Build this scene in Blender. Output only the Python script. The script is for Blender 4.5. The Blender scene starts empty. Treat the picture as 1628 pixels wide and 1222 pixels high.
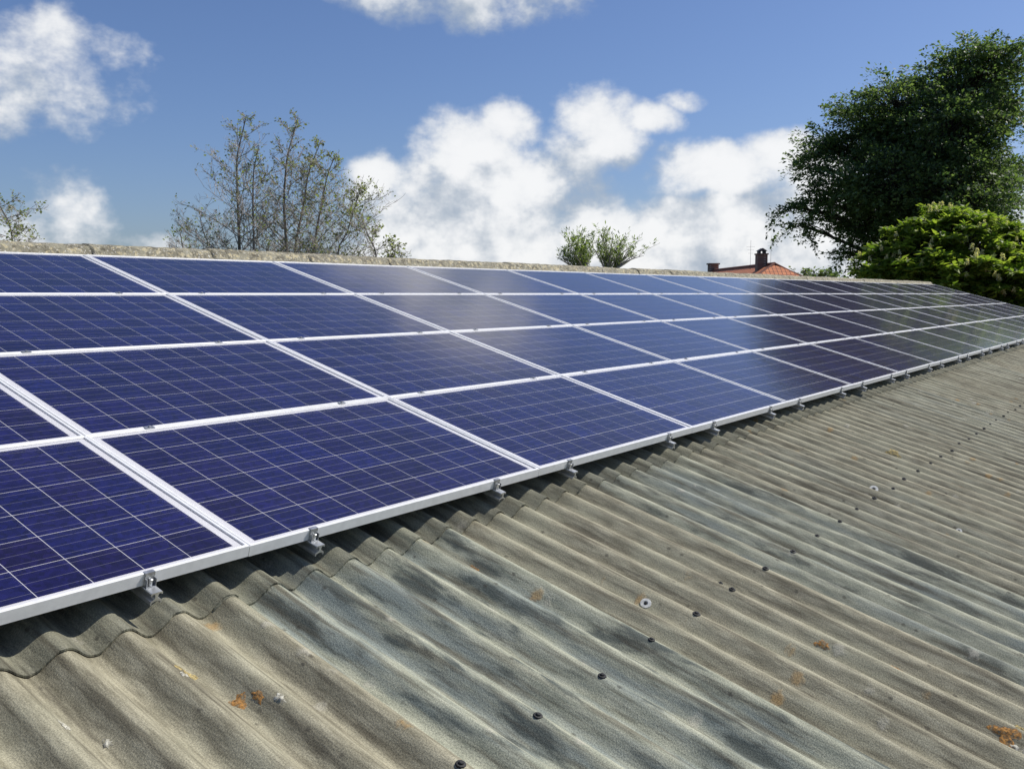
import bpy, bmesh, math, random
import numpy as np
from mathutils import Vector, Matrix
R_ = math.radians
rng = np.random.default_rng(7); random.seed(7)
scene = bpy.context.scene; C = scene.collection

# ------------------------------------------------------------------ frame of the roof
TH = R_(15.64); CT, ST = math.cos(TH), math.sin(TH)
Z0 = 3.55                                           # height of the lower edge of the panel field
def P3(u, v, w): return Vector((u, v*CT - w*ST, Z0 + v*ST + w*CT))   # u along ridge, v up the slope, w off the panel plane
ROOF_M = Matrix(((1,0,0,0),(0,CT,-ST,0),(0,ST,CT,Z0),(0,0,0,1)))
# ------------------------------------------------------------------ camera
FPX, IW, IH = 1477.9, 1628.0, 1222.0
CAM = P3(-1.890, -2.125, 1.443)
def rodr(r):
    r = np.array(r); t = np.linalg.norm(r); k = r/t
    K = np.array([[0,-k[2],k[1]],[k[2],0,-k[0]],[-k[1],k[0],0]])
    return np.eye(3)+math.sin(t)*K+(1-math.cos(t))*K@K
RC = rodr([1.77640552, -0.702495951, 0.838249008])
M3 = np.array(ROOF_M.to_3x3())
AX, AY, AZ = (Vector(M3 @ RC[i]) for i in range(3)) # image right, image down, forward
cam_d = bpy.data.cameras.new('camera'); cam = bpy.data.objects.new('camera', cam_d); C.objects.link(cam)
cam.matrix_world = Matrix(((AX.x,-AY.x,-AZ.x,CAM.x),(AX.y,-AY.y,-AZ.y,CAM.y),(AX.z,-AY.z,-AZ.z,CAM.z),(0,0,0,1)))
cam_d.sensor_width = 36; cam_d.lens = 36*FPX/IW; cam_d.clip_start = .05; cam_d.clip_end = 6000
scene.camera = cam
def ray(x, y):
    d = AX*((x-IW/2)/FPX) + AY*((y-IH/2)/FPX) + AZ
    return d.normalized()
def at(x, y, dist):                                 # the point seen at a pixel, dist metres away over the ground
    d = ray(x, y); return CAM + d*(dist/math.hypot(d.x, d.y))
def azel(x, y):
    d = ray(x, y); return math.atan2(d.y, d.x), math.asin(d.z)
# ------------------------------------------------------------------ sun, world, exposure
SUN_AZ, SUN_EL = R_(-33), R_(48.5)
sd = Vector((math.cos(SUN_AZ)*math.cos(SUN_EL), math.sin(SUN_AZ)*math.cos(SUN_EL), math.sin(SUN_EL)))
sl = bpy.data.lights.new('sun', 'SUN'); sl.energy = 4.9; sl.angle = R_(.5); sl.color = (1, .955, .88)
so = bpy.data.objects.new('sun', sl); C.objects.link(so); so.location = (0, 0, 40)
so.rotation_euler = (-sd).to_track_quat('-Z', 'Y').to_euler()
scene.view_settings.view_transform = 'Standard'; scene.view_settings.look = 'None'
scene.view_settings.exposure = 0; scene.view_settings.gamma = 1
scene.render.engine = 'CYCLES'; cy_ = scene.cycles; cy_.max_bounces = 6; cy_.diffuse_bounces = 3; cy_.glossy_bounces = 3; cy_.transmission_bounces = 3; cy_.transparent_max_bounces = 6

class NT:                                           # small node helper
    def __init__(s, tree): s.t = tree; s.n = tree.nodes; s.l = tree.links
    def node(s, typ, ins=None, **kw):
        n = s.n.new(typ)
        for k, v in kw.items(): setattr(n, k, v)
        for k, v in (ins or {}).items(): s.set(n.inputs[k], v)
        return n
    def set(s, inp, v):
        if isinstance(v, bpy.types.NodeSocket): s.l.new(v, inp)
        elif v is not None: inp.default_value = v
    def m(s, op, a, b=None, c=None, clamp=False):
        n = s.n.new('ShaderNodeMath'); n.operation = op; n.use_clamp = clamp
        for i, v in enumerate((a, b, c)): s.set(n.inputs[i], v)
        return n.outputs[0]
    def vm(s, op, a, b=None, c=None):
        n = s.n.new('ShaderNodeVectorMath'); n.operation = op
        for i, v in enumerate((a, b, c)):
            if v is not None: s.set(n.inputs[i], v)
        return n.outputs['Value'] if op in ('DOT_PRODUCT', 'LENGTH', 'DISTANCE') else n.outputs[0]
    def noise(s, vec, scale, detail=4, rough=.55, dist=0):
        return s.node('ShaderNodeTexNoise', {'Vector': vec, 'Scale': scale, 'Detail': detail, 'Roughness': rough, 'Distortion': dist}).outputs['Fac']
    def ramp(s, f, a, b, lo=0., hi=1., smooth=True):
        n = s.node('ShaderNodeMapRange', interpolation_type='SMOOTHSTEP' if smooth else 'LINEAR')
        for i, v in enumerate((f, a, b, lo, hi)): s.set(n.inputs[i], v)
        return n.outputs[0]
    def mix(s, f, a, b, mode='MIX'):
        n = s.n.new('ShaderNodeMix'); n.data_type = 'RGBA'; n.blend_type = mode
        s.set(n.inputs[0], f); s.set(n.inputs[6], a); s.set(n.inputs[7], b)
        return n.outputs[2]

world = bpy.data.worlds.new('World'); scene.world = world; world.use_nodes = True
W = NT(world.node_tree); W.n.clear()
sky = W.node('ShaderNodeTexSky', sky_type='NISHITA', sun_disc=False)
sky.sun_elevation = SUN_EL; sky.sun_rotation = R_(90) - SUN_AZ
sky.altitude = 0; sky.air_density = 1.0; sky.dust_density = .9; sky.ozone_density = 3.5
SKY = .084
# clouds: a field of puffs placed by azimuth and elevation, broken up with noise
def puff(x, y, rx, ry, s=1.0):
    a, e = azel(x, y); return (a, e, rx/FPX, ry/FPX, s)
PUFFS = [puff(*q) for q in (
    (735,252,100,72), (810,205,60,42), (665,290,66,52), (600,285,44,44), (840,290,130,62), (945,192,62,56), (930,240,88,50),
    (1035,192,52,24,.8), (1085,160,34,14,.7), (1150,268,108,48), (1240,242,76,36), (1310,275,70,60),
    (690,370,190,95,1.15), (900,390,200,85,1.15), (1130,365,175,62,1.15), (1290,375,150,105,1.1), (1000,450,440,95,1.2),
    (62,80,92,58,.72), (75,125,125,66,.66), (190,88,58,32,.56), (0,150,70,60,.5),
    (745,-50,215,75,.95), (850,-105,170,62,.85), (640,-45,120,55,.7),
    (100,340,66,50,.55), (75,380,120,44,.6), (245,385,45,18,.5), (1500,420,230,90,.7), (1720,330,160,95,.8),
    (1830,140,110,60,.8), (1990,390,200,80,.8), (-330,330,180,80,.8), (-260,90,130,60,.7), (-620,380,230,70,.8))]
rr = random.Random(5)
for k in range(9):                                 # the same kind of sky goes on all round
    a = R_(82 + k*29 + rr.uniform(-6, 6)); PUFFS.append((a if a < math.pi else a-2*math.pi, R_(rr.choice((3, 6, 11, 20, 33))), R_(rr.uniform(4, 9)), R_(rr.uniform(2, 4)), rr.uniform(.6, 1)))
def cloud_group(full):
    g = bpy.data.node_groups.new('cloud_field' if full else 'cloud_field_coarse', 'ShaderNodeTree')
    g.interface.new_socket('Dir', in_out='INPUT', socket_type='NodeSocketVector')
    g.interface.new_socket('Density', in_out='OUTPUT', socket_type='NodeSocketFloat')
    G = NT(g); gi = G.node('NodeGroupInput'); go = G.node('NodeGroupOutput')
    D = gi.outputs[0]
    warp = G.node('ShaderNodeTexNoise', {'Vector': D, 'Scale': 14., 'Detail': 2.}).outputs['Color']
    Dw = G.vm('ADD', D, G.vm('SCALE', G.vm('SUBTRACT', warp, (.5,.5,.5))))
    Dw.node.inputs[1].links[0].from_node.inputs['Scale'].default_value = .035
    sp = G.node('ShaderNodeSeparateXYZ', {0: Dw})
    az = G.m('ARCTAN2', sp.outputs[1], sp.outputs[0]); el = G.m('ARCSINE', sp.outputs[2])
    ae = G.node('ShaderNodeCombineXYZ', {0: az, 1: el, 2: 0.}).outputs[0]
    field = None
    for (a, e, ra, re, s) in PUFFS:
        q = G.vm('MULTIPLY_ADD', ae, (1/ra, 1/re, 0), (-a/ra, -e/re, 0))
        f = G.m('MULTIPLY_ADD', G.vm('DOT_PRODUCT', q, q), -s, 1.35*s)
        field = f if field is None else G.node('ShaderNodeMath', {0: field, 1: f, 2: .35}, operation='SMOOTH_MAX').outputs[0]
    field = G.m('MAXIMUM', field, -1.2)
    n1 = G.noise(D, 16., 5 if full else 4, .56); n2 = G.noise(G.vm('MULTIPLY', D, (1, 1, 1.6)), 46., 3, .6) if full else .5
    dens = G.m('ADD', G.m('MULTIPLY', field, .55), G.m('ADD', G.m('MULTIPLY', G.m('SUBTRACT', n1, .5), 1.35), G.m('MULTIPLY', G.m('SUBTRACT', n2, .5), .50)))
    G.l.new(dens, go.inputs[0])
    return g
tc = W.node('ShaderNodeTexCoord').outputs['Generated']
c0 = W.node('ShaderNodeGroup', {0: tc}, node_tree=cloud_group(True)).outputs[0]
off = (sd*.034 + Vector((0, 0, .026)))
c1 = W.node('ShaderNodeGroup', {0: W.vm('NORMALIZE', W.vm('ADD', tc, tuple(off)))}, node_tree=cloud_group(False)).outputs[0]
alpha = W.m('MULTIPLY', W.ramp(c0, .0, .62), .95)
lit = W.ramp(W.m('SUBTRACT', c0, c1), -.42, .34)
shade = W.m('MULTIPLY', lit, W.ramp(c0, .1, .85, .60, 1.0))
ccol = W.mix(shade, (.40, .47, .565, 1), (.95, .955, .96, 1))
skyc = W.vm('SCALE', sky.outputs[0]); skyc.node.inputs['Scale'].default_value = SKY
final = W.mix(alpha, W.vm('MULTIPLY', skyc, (.90, .98, 1.22)), ccol)
bg = W.node('ShaderNodeBackground', {'Color': final, 'Strength': 1.0}); wo = W.node('ShaderNodeOutputWorld')
W.l.new(bg.outputs[0], wo.inputs[0])
world.cycles.sampling_method = 'MANUAL'; world.cycles.sample_map_resolution = 512

# ------------------------------------------------------------------ materials
def new_mat(name):
    m = bpy.data.materials.new(name); m.use_nodes = True
    N = NT(m.node_tree); b = N.n['Principled BSDF']; return m, N, b
def simple(name, col, rough=.6, metal=0., var=.15, scale=20., bump=0., spec=.5):
    m, N, b = new_mat(name)
    pos = N.node('ShaderNodeNewGeometry').outputs['Position']
    n = N.noise(pos, scale, 5)
    lo = tuple(c*(1-var) for c in col)+(1,); hi = tuple(min(1, c*(1+var)) for c in col)+(1,)
    N.set(b.inputs['Base Color'], N.mix(N.ramp(n, .3, .7), lo, hi))
    b.inputs['Roughness'].default_value = rough; b.inputs['Metallic'].default_value = metal
    b.inputs['Specular IOR Level'].default_value = spec
    if bump:
        N.set(b.inputs['Normal'], N.node('ShaderNodeBump', {'Height': n, 'Strength': bump, 'Distance': .01}).outputs[0])
    return m
def crust(name, col):
    m = simple(name, col, .95, 0, .35, 70, .5); N = NT(m.node_tree); b = N.n['Principled BSDF']
    pos = N.node('ShaderNodeNewGeometry').outputs['Position']
    N.set(b.inputs['Alpha'], N.ramp(N.noise(pos, 75, 5, .7), .38, .60, .1, .95)); return m
def roof_uv(N):                                     # roof coordinates (along ridge, up slope, off plane)
    pos = N.node('ShaderNodeNewGeometry').outputs['Position']
    s = N.node('ShaderNodeSeparateXYZ', {0: pos})
    v = N.m('ADD', N.m('MULTIPLY', s.outputs[1], CT), N.m('MULTIPLY', N.m('SUBTRACT', s.outputs[2], Z0), ST))
    return s.outputs[0], v
def mat_roof():
    m, N, b = new_mat('weathered_fibre_cement')
    u, v = roof_uv(N)
    uv = N.node('ShaderNodeCombineXYZ', {0: u, 1: v, 2: 0.}).outputs[0]
    oi = N.node('ShaderNodeObjectInfo')
    blue = N.node('ShaderNodeSeparateColor', {0: oi.outputs['Color']})
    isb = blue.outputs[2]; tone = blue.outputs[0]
    S = lambda a, c: N.vm('MULTIPLY', uv, (a, c, 1))
    streak = N.noise(S(1, .07), 26, 5, .6); streak2 = N.noise(S(1, .06), 80, 4, .6)
    blot = N.noise(S(1, .20), 12., 6, .62, .3); grain = N.noise(uv, 210, 3, .7); mid = N.noise(S(1, .16), 40, 5, .65)
    tan = N.mix(N.ramp(mid, .3, .72), (.215, .198, .138, 1), (.425, .398, .288, 1))
    tan = N.mix(N.ramp(N.noise(uv, 2.3, 4), .42, .68, 0, .6), tan, (.365, .358, .26, 1))
    blu = N.mix(N.ramp(mid, .3, .7), (.265, .28, .215, 1), (.445, .45, .345, 1))
    blu = N.mix(N.ramp(N.noise(S(1, .15), 8., 5, .6), .46, .64, 0, .8), blu, (.215, .255, .245, 1))
    blu = N.mix(N.ramp(blot, .50, .64, 0, .92), blu, (.070, .086, .082, 1))
    col = N.mix(isb, tan, blu)
    col = N.mix(N.ramp(streak, .48, .68, 0, .72), col, (.095, .084, .060, 1))
    col = N.mix(N.ramp(streak2, .54, .74, 0, .55), col, (.11, .098, .072, 1))
    # pale and yellow lichen crusts, dark algae specks
    vo = N.node('ShaderNodeTexVoronoi', {'Vector': N.vm('ADD', uv, N.vm('SCALE', N.node('ShaderNodeTexNoise', {'Vector': uv, 'Scale': 60.}).outputs['Color'])), 'Scale': 11.})
    vo.inputs['Vector'].links[0].from_node.inputs[1].links[0].from_node.inputs['Scale'].default_value = .03
    cr = N.node('ShaderNodeSeparateColor', {0: vo.outputs['Color']})
    spot = N.m('MULTIPLY', N.ramp(vo.outputs['Distance'], .34, .12), N.m('GREATER_THAN', cr.outputs[0], .87))
    col = N.mix(N.m('MULTIPLY', spot, .55), col, N.mix(N.m('GREATER_THAN', cr.outputs[1], .72), (.47, .45, .37, 1), (.40, .24, .08, 1)))
    sk = N.node('ShaderNodeTexVoronoi', {'Vector': S(1, .7), 'Scale': 34.})
    sc = N.node('ShaderNodeSeparateColor', {0: sk.outputs['Color']})
    col = N.mix(N.m('MULTIPLY', N.m('MULTIPLY', N.ramp(sk.outputs['Distance'], .30, .1), N.m('GREATER_THAN', sc.outputs[0], .94)), .6), col, (.06, .055, .045, 1))
    col = N.mix(N.ramp(grain, .3, .7), N.mix(1., col, (.66, .66, .66, 1), 'MULTIPLY'), N.mix(1., col, (1.28, 1.27, 1.24, 1), 'MULTIPLY'))
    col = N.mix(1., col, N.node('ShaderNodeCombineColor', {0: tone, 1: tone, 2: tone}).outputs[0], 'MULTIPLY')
    N.set(b.inputs['Base Color'], col); b.inputs['Roughness'].default_value = .9; b.inputs['Specular IOR Level'].default_value = .2
    h = N.m('ADD', N.m('MULTIPLY', grain, .9), N.m('ADD', mid, spot))
    N.set(b.inputs['Normal'], N.node('ShaderNodeBump', {'Height': h, 'Strength': .5, 'Distance': .0045}).outputs[0])
    return m
def mat_ridge():
    m, N, b = new_mat('lichened_ridge_cement')
    pos = N.node('ShaderNodeNewGeometry').outputs['Position']
    n = N.noise(pos, 9, 6, .65); f = N.noise(pos, 60, 4, .7); k = N.noise(pos, 26, 4, .6)
    col = N.mix(N.ramp(n, .35, .65), (.15, .135, .095, 1), (.30, .28, .20, 1))
    col = N.mix(N.ramp(k, .52, .62, 0, .85), col, (.50, .43, .26, 1))
    col = N.mix(N.ramp(f, .56, .66, 0, .85), col, (.66, .64, .58, 1))
    col = N.mix(N.ramp(N.noise(pos, 21, 5, .65), .54, .66, 0, .9), col, (.085, .075, .05, 1))
    N.set(b.inputs['Base Color'], col); b.inputs['Roughness'].default_value = .95
    N.set(b.inputs['Normal'], N.node('ShaderNodeBump', {'Height': f, 'Strength': .7, 'Distance': .015}).outputs[0])
    return m
def mat_cell():
    m, N, b = new_mat('polycrystalline_silicon')
    oi = N.node('ShaderNodeObjectInfo').outputs['Random']; ge = N.node('ShaderNodeNewGeometry')
    r = N.m('FRACT', N.m('ADD', oi, N.m('MULTIPLY', ge.outputs['Random Per Island'], 3.7)))
    r2 = N.m('FRACT', N.m('MULTIPLY', r, 17.3))
    pos = ge.outputs['Position']
    vo = N.node('ShaderNodeTexVoronoi', {'Vector': pos, 'Scale': 62.}); vc = N.node('ShaderNodeSeparateColor', {0: vo.outputs['Color']})
    col = N.mix(r, (.0048, .0042, .048, 1), (.0075, .0095, .088, 1))
    col = N.mix(N.m('MULTIPLY', r2, .35), col, (.015, .007, .058, 1))
    k = N.m('MULTIPLY_ADD', vc.outputs[0], .75, .64)
    col = N.mix(1., col, N.node('ShaderNodeCombineColor', {0: k, 1: k, 2: k}).outputs[0], 'MULTIPLY')
    uv = N.node('ShaderNodeSeparateXYZ', {0: N.node('ShaderNodeTexCoord').outputs['UV']})
    y = N.m('ABSOLUTE', N.m('SUBTRACT', N.m('FRACT', N.m('MULTIPLY', uv.outputs[1], 3.)), .5))
    col = N.mix(N.m('MULTIPLY', N.m('LESS_THAN', y, .016), .45), col, (.30, .30, .36, 1))
    N.set(b.inputs['Base Color'], col); b.inputs['Roughness'].default_value = .45; b.inputs['Specular IOR Level'].default_value = .25
    return m
def mat_glass():
    m = bpy.data.materials.new('solar_glass'); m.use_nodes = True; N = NT(m.node_tree); N.n.clear()
    pos = N.node('ShaderNodeNewGeometry').outputs['Position']
    bump = N.node('ShaderNodeBump', {'Height': N.noise(pos, 7., 2), 'Strength': .02, 'Distance': .02}).outputs[0]
    fr = N.node('ShaderNodeFresnel', {'IOR': 1.36}).outputs[0]
    gl = N.node('ShaderNodeBsdfGlossy', {'Color': (1, 1, 1, 1), 'Roughness': .115, 'Normal': bump}).outputs[0]
    tr = N.node('ShaderNodeBsdfTransparent', {'Color': (.97, .975, .98, 1)}).outputs[0]
    df = N.node('ShaderNodeBsdfDiffuse', {'Color': (.42, .40, .36, 1)}).outputs[0]          # thin film of dust
    dust = N.m('MULTIPLY', N.ramp(N.noise(pos, 3.1, 5, .65), .3, .75, .15, 1.), .013)
    a = N.node('ShaderNodeMixShader', {0: dust, 1: tr, 2: df}).outputs[0]
    x = N.node('ShaderNodeMixShader', {0: fr, 1: a, 2: gl}).outputs[0]
    N.l.new(x, N.node('ShaderNodeOutputMaterial').inputs[0]); return m
def mat_leaf(name, lo, hi, trans=.35, rough=.5):
    m = bpy.data.materials.new(name); m.use_nodes = True; N = NT(m.node_tree); N.n.clear()
    r = N.node('ShaderNodeNewGeometry').outputs['Random Per Island']
    pos = N.node('ShaderNodeNewGeometry').outputs['Position']
    f = N.m('ADD', N.m('MULTIPLY', r, .6), N.m('MULTIPLY', N.noise(pos, .9, 3), .5))
    col = N.mix(N.ramp(f, .2, .9), lo+(1,), hi+(1,))
    d = N.node('ShaderNodeBsdfPrincipled', {'Base Color': col, 'Roughness': rough, 'Specular IOR Level': .35}).outputs[0]
    t = N.node('ShaderNodeBsdfTranslucent', {'Color': N.mix(1., col, (1.5, 1.7, .7, 1), 'MULTIPLY')}).outputs[0]
    x = N.node('ShaderNodeMixShader', {0: trans, 1: d, 2: t}).outputs[0]
    N.l.new(x, N.node('ShaderNodeOutputMaterial').inputs[0]); return m
def mat_tiles():
    m, N, b = new_mat('red_clay_tiles')
    tc = N.node('ShaderNodeTexCoord').outputs['UV']
    br = N.node('ShaderNodeTexBrick', {'Vector': tc, 'Color1': (.70, .26, .11, 1), 'Color2': (.62, .21, .09, 1), 'Mortar': (.16, .05, .03, 1), 'Scale': 1., 'Mortar Size': .02, 'Brick Width': .24, 'Row Height': .33})
    br.offset = 0
    n = N.noise(tc, 2., 5)
    N.set(b.inputs['Base Color'], N.mix(N.ramp(n, .45, .8, 0, .5), br.outputs[0], (.30, .13, .07, 1))); b.inputs['Roughness'].default_value = .8
    return m
def mat_brick(name, c1, c2):
    m, N, b = new_mat(name)
    pos = N.node('ShaderNodeNewGeometry').outputs['Position']; s = N.node('ShaderNodeSeparateXYZ', {0: pos})
    v = N.node('ShaderNodeCombineXYZ', {0: N.m('ADD', s.outputs[0], s.outputs[1]), 1: s.outputs[2], 2: 0.}).outputs[0]
    br = N.node('ShaderNodeTexBrick', {'Vector': v, 'Color1': c1, 'Color2': c2, 'Mortar': (.3, .28, .25, 1), 'Scale': 1., 'Mortar Size': .012, 'Brick Width': .24, 'Row Height': .075})
    N.set(b.inputs['Base Color'], br.outputs[0]); b.inputs['Roughness'].default_value = .9
    return m
def mat_grass():
    m, N, b = new_mat('meadow_ground')
    pos = N.node('ShaderNodeNewGeometry').outputs['Position']
    col = N.mix(N.ramp(N.noise(pos, .08, 6), .35, .65), (.045, .075, .020, 1), (.085, .105, .035, 1))
    col = N.mix(N.ramp(N.noise(pos, 3., 5), .4, .7, 0, .6), col, (.03, .055, .014, 1))
    N.set(b.inputs['Base Color'], col); b.inputs['Roughness'].default_value = .95; return m
MT = dict(roof=mat_roof(), ridge=mat_ridge(), cell=mat_cell(), glass=mat_glass(), tiles=mat_tiles(), grass=mat_grass(),
    alu=simple('anodised_aluminium', (.73, .73, .72), .42, .0, .05, 30, spec=.6), rail=simple('mill_aluminium', (.62, .63, .63), .38, .85, .12, 40),
    zinc=simple('galvanised_steel', (.42, .43, .44), .45, .8, .25, 60), back=simple('white_backsheet', (.60, .60, .63), .6, 0, .03, 8),
    rubber=simple('black_rubber', (.012, .012, .012), .7, 0, .3, 50), washer=simple('chalky_washer', (.62, .62, .58), .8, 0, .2, 80),
    lichen=crust('orange_lichen', (.44, .215, .055)), palelichen=crust('pale_lichen', (.55, .53, .44)),
    yellowlichen=crust('yellow_lichen', (.45, .35, .14)),
    moss=simple('mortar_and_moss', (.34, .30, .20), .95, 0, .6, 25, .6), wall=mat_brick('barn_brick', (.34, .15, .09, 1), (.26, .11, .07, 1)),
    chim=mat_brick('chimney_brick', (.16, .085, .06, 1), (.10, .06, .05, 1)), lead=simple('dark_lead', (.09, .09, .10), .6, .3, .2, 6),
    render_=simple('white_render', (.62, .60, .55), .9, 0, .08, 3), pane=simple('window_glass', (.03, .035, .04), .08, 0, .1, 2), wood=simple('painted_wood', (.55, .55, .52), .6, 0, .08, 8),
    bark=simple('grey_bark', (.21, .185, .16), .95, 0, .35, 14, .6), twig=simple('twig_bark', (.42, .37, .33), .9, 0, .3, 9), darkbark=simple('dark_bark', (.055, .045, .035), .95, 0, .35, 6, .6),
    leaf_big=mat_leaf('dark_green_leaves', (.048, .085, .040), (.165, .215, .10), .44), leaf_nut=mat_leaf('chestnut_leaves', (.10, .165, .028), (.29, .34, .075), .5),
    leaf_spring=mat_leaf('spring_leaves', (.14, .15, .075), (.28, .30, .13), .45), leaf_willow=mat_leaf('willow_leaves', (.13, .17, .065), (.27, .33, .13), .45),
    flower=mat_leaf('cream_blossom', (.60, .52, .30), (.80, .74, .52), .3))

# ------------------------------------------------------------------ mesh helpers
def mesh_obj(name, verts, faces, mat, parent=None, smooth=False, uv=None, mats=None):
    me = bpy.data.meshes.new(name); me.from_pydata([tuple(v) for v in verts], [], [tuple(f) for f in faces])
    me.materials.append(MT[mat])
    if uv is not None:
        l = me.uv_layers.new(name='UVMap'); l.data.foreach_set('uv', np.asarray(uv, 'f').ravel())
    if smooth: me.polygons.foreach_set('use_smooth', [True]*len(me.polygons))
    me.update()
    return link(name, me, parent)
def link(name, me, parent=None):
    o = bpy.data.objects.new(name, me); C.objects.link(o)
    if parent: o.parent = parent
    return o
def fast_mesh(name, V, F, mat, parent=None, smooth=False):      # numpy arrays, all faces with the same number of corners
    V = np.asarray(V, 'f'); F = np.asarray(F, 'i'); k = F.shape[1]
    me = bpy.data.meshes.new(name); me.vertices.add(len(V)); me.vertices.foreach_set('co', V.ravel())
    me.loops.add(F.size); me.loops.foreach_set('vertex_index', F.ravel()); me.polygons.add(len(F))
    me.polygons.foreach_set('loop_start', np.arange(0, F.size, k, dtype='i')); me.polygons.foreach_set('loop_total', np.full(len(F), k, 'i'))
    if smooth: me.polygons.foreach_set('use_smooth', np.ones(len(F), bool))
    me.materials.append(MT[mat]); me.update(calc_edges=True); return link(name, me, parent)
def empty(name, loc=(0,0,0), label=None, cat=None, group=None, M=None):
    o = bpy.data.objects.new(name, None); C.objects.link(o); o.empty_display_size = .1
    if M is not None: o.matrix_world = M
    else: o.location = loc
    if label: tag(o, label, cat, group)
    return o
def tag(o, label, cat, group=None):
    o['label'] = label; o['category'] = cat
    if group: o['group'] = group
    return o
def boxes(bs):                                      # list of (x0,x1,y0,y1,z0,z1)
    V, F = [], []
    for (a, b, c, d, e, f) in bs:
        n = len(V); V += [(a,c,e),(b,c,e),(b,d,e),(a,d,e),(a,c,f),(b,c,f),(b,d,f),(a,d,f)]
        F += [tuple(n+i for i in q) for q in ((3,2,1,0),(4,5,6,7),(0,1,5,4),(1,2,6,5),(2,3,7,6),(3,0,4,7))]
    return V, F
def lathe(prof, n=10, ax=(0,0,0)):
    V, F = [], []
    for (r, z) in prof:
        for i in range(n):
            a = 2*math.pi*i/n; V.append((ax[0]+r*math.cos(a), ax[1]+r*math.sin(a), ax[2]+z))
    for j in range(len(prof)-1):
        for i in range(n):
            F.append((j*n+i, j*n+(i+1) % n, (j+1)*n+(i+1) % n, (j+1)*n+i))
    F.append(tuple(range(n))[::-1]); F.append(tuple((len(prof)-1)*n+i for i in range(n)))
    return V, F
class Tubes:
    def __init__(s): s.V = []; s.F = []; s.n = 0
    def add(s, pts, rad, k=5):
        pts = np.asarray(pts, float); m = len(pts); rad = np.asarray(rad, float)
        t = np.gradient(pts, axis=0); t /= np.linalg.norm(t, axis=1)[:, None]+1e-9
        ref = np.where(np.abs(t[:, 2:3]) > .9, np.array([[1., 0, 0]]), np.array([[0, 0, 1.]]))
        a = np.cross(t, ref); a /= np.linalg.norm(a, axis=1)[:, None]+1e-9; b = np.cross(t, a)
        an = np.arange(k)*2*math.pi/k
        ring = pts[:, None]+rad[:, None, None]*(np.cos(an)[None, :, None]*a[:, None]+np.sin(an)[None, :, None]*b[:, None])
        s.V.append(ring.reshape(-1, 3))
        i = np.arange(m-1)[:, None]*k; j = np.arange(k)[None]; j2 = (j+1) % k
        s.F.append(np.stack([i+j, i+j2, i+k+j2, i+k+j], -1).reshape(-1, 4)+s.n); s.n += m*k
    def build(s, name, mat, parent): return fast_mesh(name, np.concatenate(s.V), np.concatenate(s.F), mat, parent, True)

# ================================================================== SETTING
gr = mesh_obj('ground', [(-2500,-2500,0),(2500,-2500,0),(2500,2500,0),(-2500,2500,0)], [(0,1,2,3)], 'grass'); gr['kind'] = 'structure'

# ------------------------------------------------------------------ barn
PITCH, U0, AMP = .177, -.648, .0255
CREST = -.12
V_EAVE, V_RIDGE = -2.9, 4.45
U_L, U_R = -5*6*PITCH + U0 - .25*PITCH + .531, 29.35
def wave(u): return CREST - AMP + AMP*np.cos(2*np.pi*(u-U0)/PITCH)
barn = empty('barn', (12, 4, 0), 'long barn under a weathered grey corrugated roof carrying the solar panels', 'barn')
BI = Matrix.Translation((-12, -4, 0))
def sheet_mesh(name, length, waves, seed):
    r = np.random.default_rng(seed)
    nu = waves*16+8; us = np.linspace(-.05*PITCH, waves*PITCH+.45*PITCH, nu); vs = np.linspace(0, length, 13)
    Uu, Vv = np.meshgrid(us, vs)
    w = wave(Uu+U0+.75*PITCH)
    w = w + .0085*(1-Vv/length) + .0065*np.clip(1-(waves*PITCH+.45*PITCH-Uu)/(1.0*PITCH), 0, 1)
    w = w + .0012*np.sin(Uu*3.1+r.uniform(0, 6))*np.sin(Vv*2.2+r.uniform(0, 6))
    edge = .004*np.sin(Uu*9+r.uniform(0, 6))+.0015*r.standard_normal(Uu.shape)
    Vv = Vv + edge*np.clip(1-Vv/.25, 0, 1)
    top = np.stack([Uu, Vv, w], -1).reshape(-1, 3); bot = top-np.array([0, 0, .0062]); n = len(top)
    F = []
    m = len(vs)
    idx = lambda i, j: i*nu+j
    for i in range(m-1):
        for j in range(nu-1):
            a, b, c, d = idx(i,j), idx(i,j+1), idx(i+1,j+1), idx(i+1,j); F.append((a,b,c,d)); F.append((d+n,c+n,b+n,a+n))
    for j in range(nu-1):
        F.append((idx(0,j)+n, idx(0,j+1)+n, idx(0,j+1), idx(0,j))); F.append((idx(m-1,j), idx(m-1,j+1), idx(m-1,j+1)+n, idx(m-1,j)+n))
    for i in range(m-1):
        F.append((idx(i,0), idx(i+1,0), idx(i+1,0)+n, idx(i,0)+n)); F.append((idx(i,nu-1)+n, idx(i+1,nu-1)+n, idx(i+1,nu-1), idx(i,nu-1)))
    V = np.concatenate([top, bot])
    me = bpy.data.meshes.new(name); me.from_pydata(V.tolist(), [], F); me.materials.append(MT['roof'])
    sm = np.zeros(len(F), bool); sm[:2*(m-1)*(nu-1)] = True; me.polygons.foreach_set('use_smooth', sm); me.update(); return me
SW = 6*PITCH
rows = [(V_EAVE, .075), (-.077, 2.32), (2.18, V_RIDGE-.04)]
row_me = [[sheet_mesh('roof_sheet', b-a, 6, 10*i+k) for k in range(2)] for i, (a, b) in enumerate(rows)]
u_first = U0 - .25*PITCH + .0 + .531 - 5*SW             # a side lap falls near u = -0.13
n_sheets = int((U_R-u_first)/SW)+1
U_R = u_first + n_sheets*SW
U_L = u_first
tint = random.Random(3)
sheets = {}
blue_cols = {5: .95, 7: .8, 12: .35, 2: .4, 16: .3, 21: .5}
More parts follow.
